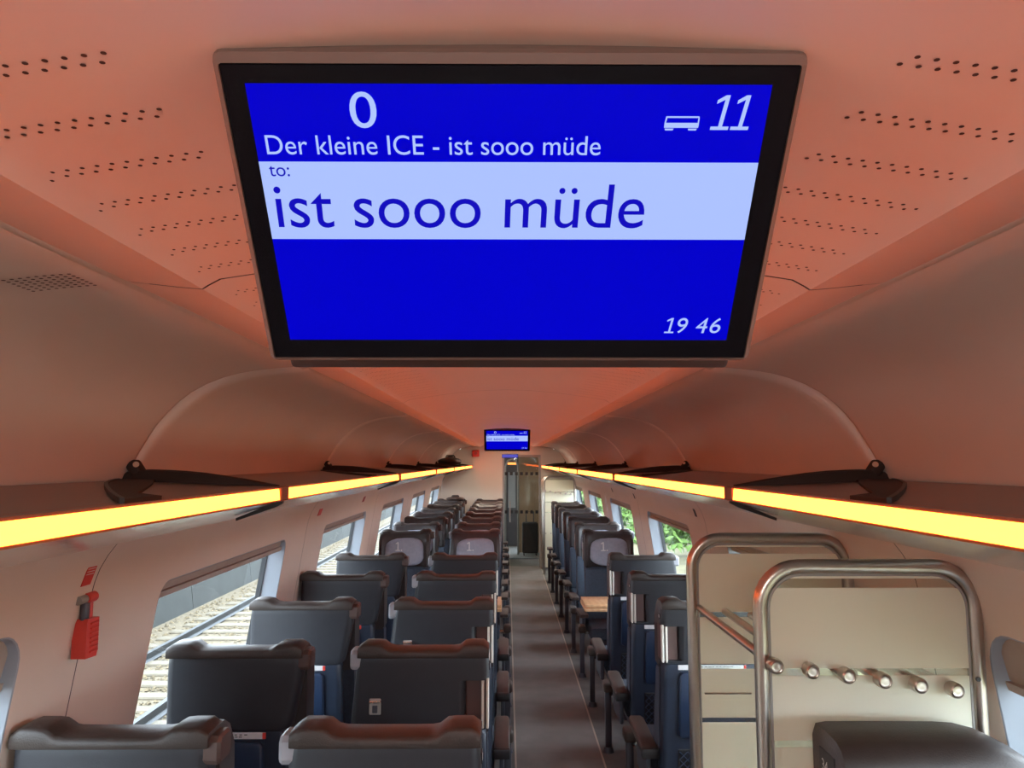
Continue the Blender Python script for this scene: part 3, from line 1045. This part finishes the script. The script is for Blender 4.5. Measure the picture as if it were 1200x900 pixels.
def luggage_stand(y0, y1, label, full):
    t = empty('luggage_stand', (0, y0, 0))
    x0, x1, zt = 0.665, 1.232, 1.725
    for y, nm in ((0.0, 'front'), (y1 - y0, 'rear')):
        fr = MB().tube(hoop(x0, x1, y, zt), 0.0185, 12).build(nm + '_frame', 'steel', t, 60)
        sl = [p for p in hoop(x0 + 0.022, x1 - 0.022, y, zt - 0.022, 0.088)]
        MB().tube(sl, 0.006, 6).build('seal', 'grey_plate', fr, 60)
        for zz in (1.44,):
            MB().cyl((x1 - 0.012, y - 0.022, zz), (x1 - 0.012, y - 0.016, zz), 0.006, 10).build('screw', 'dark_metal', fr)
        # glass at z in object coordinates = height above floor
        MB().prism(panel_poly(x0 + 0.018, x1 - 0.018, zt - 0.018, 0.092, 0.12), 1, y - 0.004, y + 0.004).build('glass_panel', 'frosted', t, 0)
    n = 6
    for i in range(n):
        x = 0.686 + 0.092 * i
        z = 1.478 - 0.0122 * i
        rd = MB().cyl((x + 0.004, -0.035, z), (x + 0.004, y1 - y0 - 0.006, z), 0.0125, 14).build('shelf_rod', 'steel', t)
        MB().loft([[(x + 0.004 + r_ * math.cos(2 * PI * q / 20), yy, z + r_ * math.sin(2 * PI * q / 20)) for q in range(20)] for yy, r_ in ((-0.016, 0.019), (-0.040, 0.0195), (-0.046, 0.0180), (-0.049, 0.014), (-0.0475, 0.011), (-0.048, 0.006))]).build('knob', 'steel', rd)
    for i in range(n):
        x = 0.70 + 0.09 * i
        MB().cyl((x, -0.01, 0.72), (x, y1 - y0 - 0.006, 0.72), 0.0125, 12).build('shelf_rod', 'steel', t)
    MB().cyl((x0 + 0.035, y1 - y0 - 0.012, 1.185), (x0 + 0.20, y1 - y0 - 0.012, 1.185), 0.004, 8).build('rail', 'chrome', t)
    return tag(t, label, 'luggage rack', 'frosted glass luggage stands')


luggage_stand(2.065, 2.82, 'near luggage stand with steel hoops, frosted glass and six rod ends', True)
luggage_stand(13.98, 14.62, 'far luggage stand with steel hoop at the end of the coach', False)

# ------------------------------------------------------------------ hammer and signs
hm = empty('emergency_hammer', (-1.264, 2.335, 1.43))
mb = MB()
mb.prism([(-0.032, 0.0), (0.028, -0.004), (0.036, 0.018), (0.036, 0.108), (-0.026, 0.112), (-0.032, 0.10)], 0, 0.0, 0.042)
hb = mb.build('holder', 'red', hm, 30)
for i in range(7):
    MB().box(0.040, 0.046, -0.012, 0.030, 0.012 + 0.0135 * i, 0.018 + 0.0135 * i, 0.001, 1).build('rib', 'red', hb)
MB().box(0.010, 0.030, 0.006, 0.024, 0.10, 0.165, 0.005, 2).build('hammer_handle', 'red', hm)
MB().box(0.014, 0.034, -0.028, 0.0, 0.10, 0.160, 0.007, 2).build('cable_reel', 'dark_metal', hm)
MB().cyl((0.022, -0.012, 0.168), (0.022, 0.036, 0.168), 0.0155, 16).build('hammer_head', 'red', hm)
MB().cyl((0.022, -0.052, 0.168), (0.022, -0.012, 0.168), 0.0125, 12).build('steel_tip', 'grey_plate', hm)
tag(hm, 'red emergency hammer in its holder on the beige side wall', 'hammer')


def wall_sign(s, y, z, w_, h_, mat, label, n_lines):
    t = empty('wall_sign', (s * wall_x(z), y, z))
    sl = (wall_x(z + 0.03) - wall_x(z - 0.03)) / 0.06 * 0.8

    def pt(yy, zz, d):
        return (s * (sl * zz - d), yy, zz)

    def plate(y0, y1, z0, z1, d0, d1):
        m = MB()
        m.loft([[pt(y0, z0, d), pt(y1, z0, d), pt(y1, z1, d), pt(y0, z1, d)] for d in (d0, d1)])
        return m
    p = plate(-w_ / 2, w_ / 2, -h_ / 2, h_ / 2, 0.001, 0.003).build('plate', mat, t, 0)
    for i in range(n_lines):
        z0 = h_ / 2 - h_ * (0.12 + 0.12 * i)
        plate(-w_ / 2 + 0.004, w_ / 2 - 0.006, z0 - h_ * 0.03, z0, 0.003, 0.0036).build('printed_line', 'sign_white', p, 0)
    return tag(t, label, 'sign')


wall_sign(-1, 2.305, 1.672, 0.050, 0.066, 'red', 'red notice with pale lines above the emergency hammer', 4)
for s, y, z, mat, lab, n in ((-1, 5.10, 1.68, 'red', 'small red sign on the wall above the second trackside window', 2), (-1, 6.62, 1.69, 'red_dark', 'small dark red sign high on the pier before the third trackside window', 2),
                             (1, 5.05, 1.675, 'black', 'small dark number plate above the nearest window with greenery', 1), (1, 7.45, 1.678, 'black', 'small dark number plate above the second window with greenery', 1), (1, 9.0, 1.68, 'black', 'small dark number plate above the third window with greenery', 1)):
    wall_sign(s, y, z, 0.085 if s < 0 else 0.05, 0.062, mat, lab, n)

# ------------------------------------------------------------------ far end: bulkheads, glass door, vestibule
we = struct('wall_end', 'glossy beige bulkhead at the far end of the coach')
pl_ = [(-1.36, 0.0), (-1.36, 0.8), (-1.245, 1.6), (-1.168, 1.76), (-1.15, 1.94), (-1.09, 2.07), (-1.03, 2.15), (-0.96, 2.212), (-0.87, 2.26), (-0.87, 2.42), (-0.085, 2.45), (-0.085, 0.0)]
MB().prism(pl_, 1, END, END + 0.05).build('bulkhead_panel', 'bulkhead', we, 0)
pr_ = [(1.36, 0.0), (1.36, 0.8), (1.245, 1.6), (1.168, 1.76), (1.15, 1.94), (1.09, 2.07), (1.03, 2.15), (0.96, 2.212), (0.87, 2.26), (0.87, 2.42), (0.65, 2.45), (0.65, 0.0)]
MB().prism(pr_, 1, END, END + 0.05).build('bulkhead_panel', 'bulkhead', we, 0)
MB().prism([(-0.085, 2.12), (-0.085, 2.45), (0.65, 2.45), (0.65, 2.12)], 1, END, END + 0.05).build('header_panel', 'bulkhead', we, 0)
d = struct('door_1', 'glass end door with two rows of black dots')
DX0, DX1 = -0.085, 0.65
MB().box(DX0, DX0 + 0.035, END - 0.01, END + 0.05, 0, 2.12, 0.004, 1).build('door_frame', 'frame_grey', d)
MB().box(DX1 - 0.035, DX1, END - 0.01, END + 0.05, 0, 2.12, 0.004, 1).build('door_frame', 'frame_grey', d)
MB().box(DX0, DX1, END - 0.01, END + 0.05, 2.09, 2.13, 0.004, 1).build('door_frame', 'frame_grey', d)
MB().box(DX0 + 0.03, DX1 - 0.03, END + 0.015, END + 0.023, 0.02, 2.095).build('pane', 'door_pane', d, 0)
for z in (1.77, 1.04):
    for i in range(7):
        x = -0.012 + 0.098 * i
        MB().box(x - 0.027, x + 0.027, END + 0.008, END + 0.014, z - 0.03, z + 0.03, 0.0025, 1).build('dot', 'black', d, 0)
hd = MB().tube([(0.06, END - 0.03, 0.85), (0.06, END - 0.03, 1.25)], 0.012, 8).build('handle', 'frame_grey', d)
ds = empty('door_sign', (0.06, END - 0.03, 2.108))
MB().box(-0.155, 0.155, -0.02, 0.02, -0.036, 0.036, 0.004, 1).build('sign_case', 'bezel', ds)
MB().box(-0.15, 0.15, -0.022, -0.019, -0.031, 0.031).build('sign_face', 'door_sign', ds, 0)
tag(ds, 'narrow blue lit display strip above the glass end door', 'sign')
rb = empty('alarm_box', (-0.60, END - 0.045, 2.165))
MB().box(-0.07, 0.07, -0.04, 0.045, -0.07, 0.06, 0.02, 2).build('case', 'red', rb)
MB().cyl((0, -0.042, -0.005), (0, -0.05, -0.005), 0.03, 14).build('button', 'red_dark', rb)
tag(rb, 'small red alarm box high on the far bulkhead', 'alarm')
# vestibule beyond the door
ve = struct('trim_1', 'vestibule walls beyond the glass door')
MB().box(-1.38, 1.38, END + 0.05, 18.7, 2.20, 2.24).build('vestibule_ceiling', 'vestibule', ve, 0)
MB().box(0.26, 1.38, 17.3, 17.36, 0, 2.2).build('wood_panel', 'wood_panel', ve, 0)
MB().box(-1.38, -0.06, 16.6, 16.66, 0, 2.2).build('grey_partition', 'vestibule', ve, 0)
MB().box(-0.5, 0.5, 18.6, 18.66, 0, 2.2).build('gangway_wall', 'dark_metal', ve, 0)
for x in (-0.03, 0.245):
    MB().tube([(x, 16.9, 0), (x, 16.9, 1.9), (x + (0.05 if x < 0 else -0.05), 16.9, 2.02), (0.107, 16.9, 2.06)], 0.022, 8).build('doorway_frame', 'frame_grey', ve)
MB().box(0.03, 0.21, 18.585, 18.6, 0.9, 1.75, 0.01, 1).build('gangway_window', 'window_frame', ve)
vl = empty('vestibule_lamp', (0.10, 16.0, 2.19))
MB().box(-0.25, 0.25, -0.25, 0.25, -0.012, 0.008, 0.004, 1).build('diffuser', 'white_lamp', vl)
tag(vl, 'square white ceiling lamp in the vestibule beyond the glass door', 'lamp')
os_ = empty('orange_sign', (0.12, 18.58, 1.955))
MB().box(-0.11, 0.11, -0.02, 0.02, -0.035, 0.035, 0.004, 1).build('case', 'bezel', os_)
MB().box(-0.10, 0.10, -0.024, -0.019, -0.026, 0.026).build('lit_face', 'orange_lamp', os_, 0)
tag(os_, 'glowing orange sign seen through the glass end door', 'sign')
# black trolley case standing beyond the door
tc_ = empty('suitcase', (0.50, 16.8, 0))
MB().box(-0.17, 0.17, -0.12, 0.12, 0.05, 0.70, 0.04, 3).build('shell', 'bag_black', tc_)
MB().tube([(-0.08, 0.08, 0.68), (-0.08, 0.08, 0.92), (0.08, 0.08, 0.92), (0.08, 0.08, 0.68)], 0.01, 6).build('handle', 'dark_metal', tc_)
for x in (-0.13, 0.13):
    for y in (-0.09, 0.09):
        MB().cyl((x - 0.012, y, 0.025), (x + 0.012, y, 0.025), 0.025, 10).build('wheel', 'black', tc_)
tag(tc_, 'black trolley case standing on the floor beyond the glass door', 'suitcase')


def soft_bag(name, loc, sx, sy, sz, mat, label):
    t = empty(name, loc)
    rings = []
    for k in range(9):
        f = k / 8
        r = (1 - abs(2 * f - 0.9) ** 2.6) if 0 < f < 1 else 0.05
        r = max(r, 0.25) if f < 1 else 0.15
        n = 16
        rings.append([(sx * r * math.cos(2 * PI * q / n) * (1 + 0.08 * math.sin(3 * q)), sy * r * math.sin(2 * PI * q / n) * (1 + 0.06 * math.cos(5 * q)), sz * f + 0.012 * sz * math.sin(q * 2.1 + k)) for q in range(n)])
    # flatten the underside
    for p in range(16):
        x, y, z = rings[0][p]
        rings[0][p] = (x * 3.2, y * 3.2, 0.0)
    MB().loft(rings).build('body', mat, t, 70)
    MB().tube([(-sx * 0.4, 0, sz * 0.9), (-sx * 0.3, 0, sz * 1.08), (sx * 0.3, 0, sz * 1.08), (sx * 0.4, 0, sz * 0.9)], 0.012, 6).build('handle', 'black', t)
    return tag(t, label, 'bag')


soft_bag('travel_bag', (-0.93, 12.7, 1.937), 0.19, 0.40, 0.15, 'bag_brown', 'dark rounded travel bag lying on the overhead rack near the end wall')

for i, x in enumerate((-0.19, 0.19)):  # added fill lamps, hidden behind the distant screen, to brighten the far bulkhead
    cl = empty('fill_lamp', (x, 13.4, 2.340))
    MB().cyl((0, 0, -0.006), (0, 0, 0.006), 0.17, 24).build('ring', 'frame_grey', cl)
    MB().cyl((0, 0, -0.008), (0, 0, -0.004), 0.15, 24).build('diffuser', 'fill_lamp_glow', cl)
    tag(cl, 'added round white fill lamp near the end wall, on the %s side' % ('track' if x < 0 else 'greenery'), 'lamp', 'added fill lamps near the end wall')

soft_bag('rucksack', (-0.90, 13.585, 1.315), 0.16, 0.07, 0.085, 'bag_brown', 'small dark brown rucksack lying on top of a window seat near the end wall')

# ------------------------------------------------------------------ wall behind the camera with its lamp
wb = struct('wall_back', 'plain bulkhead behind the camera')
MB().prism([(x, z) for x, z in pl_[:-2]] + [(0, 2.45)] + [(-x, z) for x, z in pl_[:-2]][::-1], 1, BACK - 0.05, BACK).build('bulkhead_panel', 'bulkhead', wb, 0)
al = bpy.data.lights.new('entrance_lamp', 'AREA')
al.energy = 14.0 * LAMP
al.size = 0.8
al.size_y = 0.14
al.shape = 'RECTANGLE'
al.color = (1.0, 0.97, 0.92)
alo = bpy.data.objects.new('entrance_lamp', al)
C.objects.link(alo)
alo.location = (0, BACK + 0.02, 2.20)
alo.rotation_euler = (math.radians(90), 0, 0)

# ------------------------------------------------------------------ outside
GZ = -1.35
gl = tag(MB().box(-30, -1.5, -20, 130, GZ - 0.2, GZ).build('ground', 'ballast', None, 0), 'pale ballast beside the train', None, None, 'structure')
gr_ = tag(MB().box(1.5, 40, -20, 130, GZ - 0.2, GZ).build('ground_right', 'earth', None, 0), 'grassy ground beside the train', None, None, 'structure')
gr_.name = 'ground'
tr = empty('railway_track', (-5.3, 0, GZ))
for x in (-0.7175, 0.7175):
    MB().prism([(x - 0.07, 0.03), (x + 0.07, 0.03), (x + 0.02, 0.06), (x + 0.02, 0.12), (x + 0.036, 0.13), (x + 0.036, 0.165), (x - 0.036, 0.165), (x - 0.036, 0.13), (x - 0.02, 0.12), (x - 0.02, 0.06)], 1, -10, 110).build('rail', 'rail_steel', tr, 0)
sp = MB().box(-1.3, 1.3, -0.13, 0.13, -0.14, 0.035, 0.02, 1).build('sleeper', 'sleeper', tr, 0)
sp.location = (0, 3.0, 0)
for i in range(1, 120):
    q = sp.copy()
    C.objects.link(q)
    q.parent = tr
    q.location = (0, 3.0 + 0.6 * i, 0)
tag(tr, 'neighbouring railway track with concrete sleepers outside the trackside windows', 'railway track')
mb = MB()
rnd = random.Random(3)
for i in range(9000):
    y = 4 + 30 * rnd.random() ** 1.6
    x = -5.3 + rnd.uniform(-1.72, 2.2)
    z = GZ + rnd.uniform(0.0, 0.02)
    inb = abs(((y - 3.0 + 0.3) % 0.6) - 0.3) < 0.15 and abs(x + 5.3) < 1.3
    if inb or min(abs(x + 5.3 - 0.7175), abs(x + 5.3 + 0.7175)) < 0.1:
        continue
    r = rnd.uniform(0.022, 0.05)
    a = rnd.random() * 6.28
    v = [mb.bm.verts.new((x + r * math.cos(a + q * PI / 2) * rnd.uniform(.7, 1.2), y + r * math.sin(a + q * PI / 2) * rnd.uniform(.7, 1.2), z + r * rnd.uniform(-.2, .3))) for q in range(4)]
    t = mb.bm.verts.new((x, y, z + r * rnd.uniform(0.6, 1.0)))
    for q in range(4):
        mb.bm.faces.new((v[q], v[(q + 1) % 4], t))
tag(mb.build('ballast_stones', 'stones', None, 0), 'loose pale ballast stones between and beside the sleepers', 'gravel', None, 'stuff')
nb = empty('retaining_wall', (-7.15, 0, GZ))
for k in range(30):
    y = -6 + 4 * k
    MB().prism([(0.0, 0.0), (-0.2, 1.55), (-0.45, 1.55), (-0.45, 0.0)], 1, y + 0.012, y + 3.988).build('panel', 'barrier', nb, 0)
tag(nb, 'long dark grey retaining wall behind the neighbouring track', 'wall')
# far embankment so that the windows look at something above the wall
MB().prism([(-7.65, GZ), (-7.65, GZ + 1.3), (-14, 0.9), (-30, 1.4), (-30, GZ)], 1, -20, 130).build('embankment', 'earth', None, 0)
tag(bpy.data.objects['embankment'], 'grassy embankment beyond the retaining wall', None, None, 'structure')


def bush(x, y, h, w_, seed, label, tree=False):
    t = empty('tree' if tree else 'bush', (x, y, GZ))
    r = random.Random(seed)
    mb = MB()
    blobs = []
    for i in range(9):
        blobs.append((r.uniform(-w_, w_) * 0.6, r.uniform(-w_, w_) * 0.6, h * (0.12 + 0.70 * r.random()) if not tree else h * (0.45 + 0.4 * r.random()), w_ * r.uniform(0.35, 0.6)))
    for i in range(1700):
        bx, by, bz, br = blobs[i % 9]
        th = r.random() * 2 * PI
        ph = math.acos(r.uniform(-0.6, 1))
        rr = br * r.uniform(0.75, 1.05)
        c = Vector((bx + rr * math.sin(ph) * math.cos(th), by + rr * math.sin(ph) * math.sin(th), max(0.05, bz + rr * math.cos(ph))))
        s_ = r.uniform(0.10, 0.22)
        u = Vector((r.uniform(-1, 1), r.uniform(-1, 1), r.uniform(-1, 1))).normalized()
        w2 = u.orthogonal().normalized()
        mb.bm.faces.new([mb.bm.verts.new(c + u * s_), mb.bm.verts.new(c + w2 * s_ * 0.55), mb.bm.verts.new(c - u * s_), mb.bm.verts.new(c - w2 * s_ * 0.55)])
    tag(mb.build('foliage', 'leaf', t, 0), kind='stuff')
    for i in range(3):
        MB().tube([(0.05 * i, 0, 0), (r.uniform(-.1, .1), r.uniform(-.1, .1), h * 0.3), (r.uniform(-.4, .4) * w_, r.uniform(-.4, .4) * w_, h * 0.7)], 0.04, 6).build('stem', 'bark', t)
    return tag(t, label, 'tree' if tree else 'bush', 'greenery outside the single seat windows')


for i, (x, y, h, w_) in enumerate(((6.6, 14.5, 2.9, 1.9), (6.9, 18.6, 3.1, 2.0), (7.1, 23.0, 2.9, 2.0), (6.6, 27.5, 3.0, 2.1), (7.0, 31.8, 3.2, 2.2), (6.7, 36.4, 3.1, 2.2), (6.9, 41.0, 3.2, 2.3), (6.6, 46.0, 3.3, 2.4), (7.0, 52.0, 3.3, 2.6), (6.8, 58.0, 3.4, 2.7), (7.0, 65.0, 3.5, 3.0))):
    bush(x, y, h, w_, 20 + i, 'leafy green bush outside the windows beside the single seats')
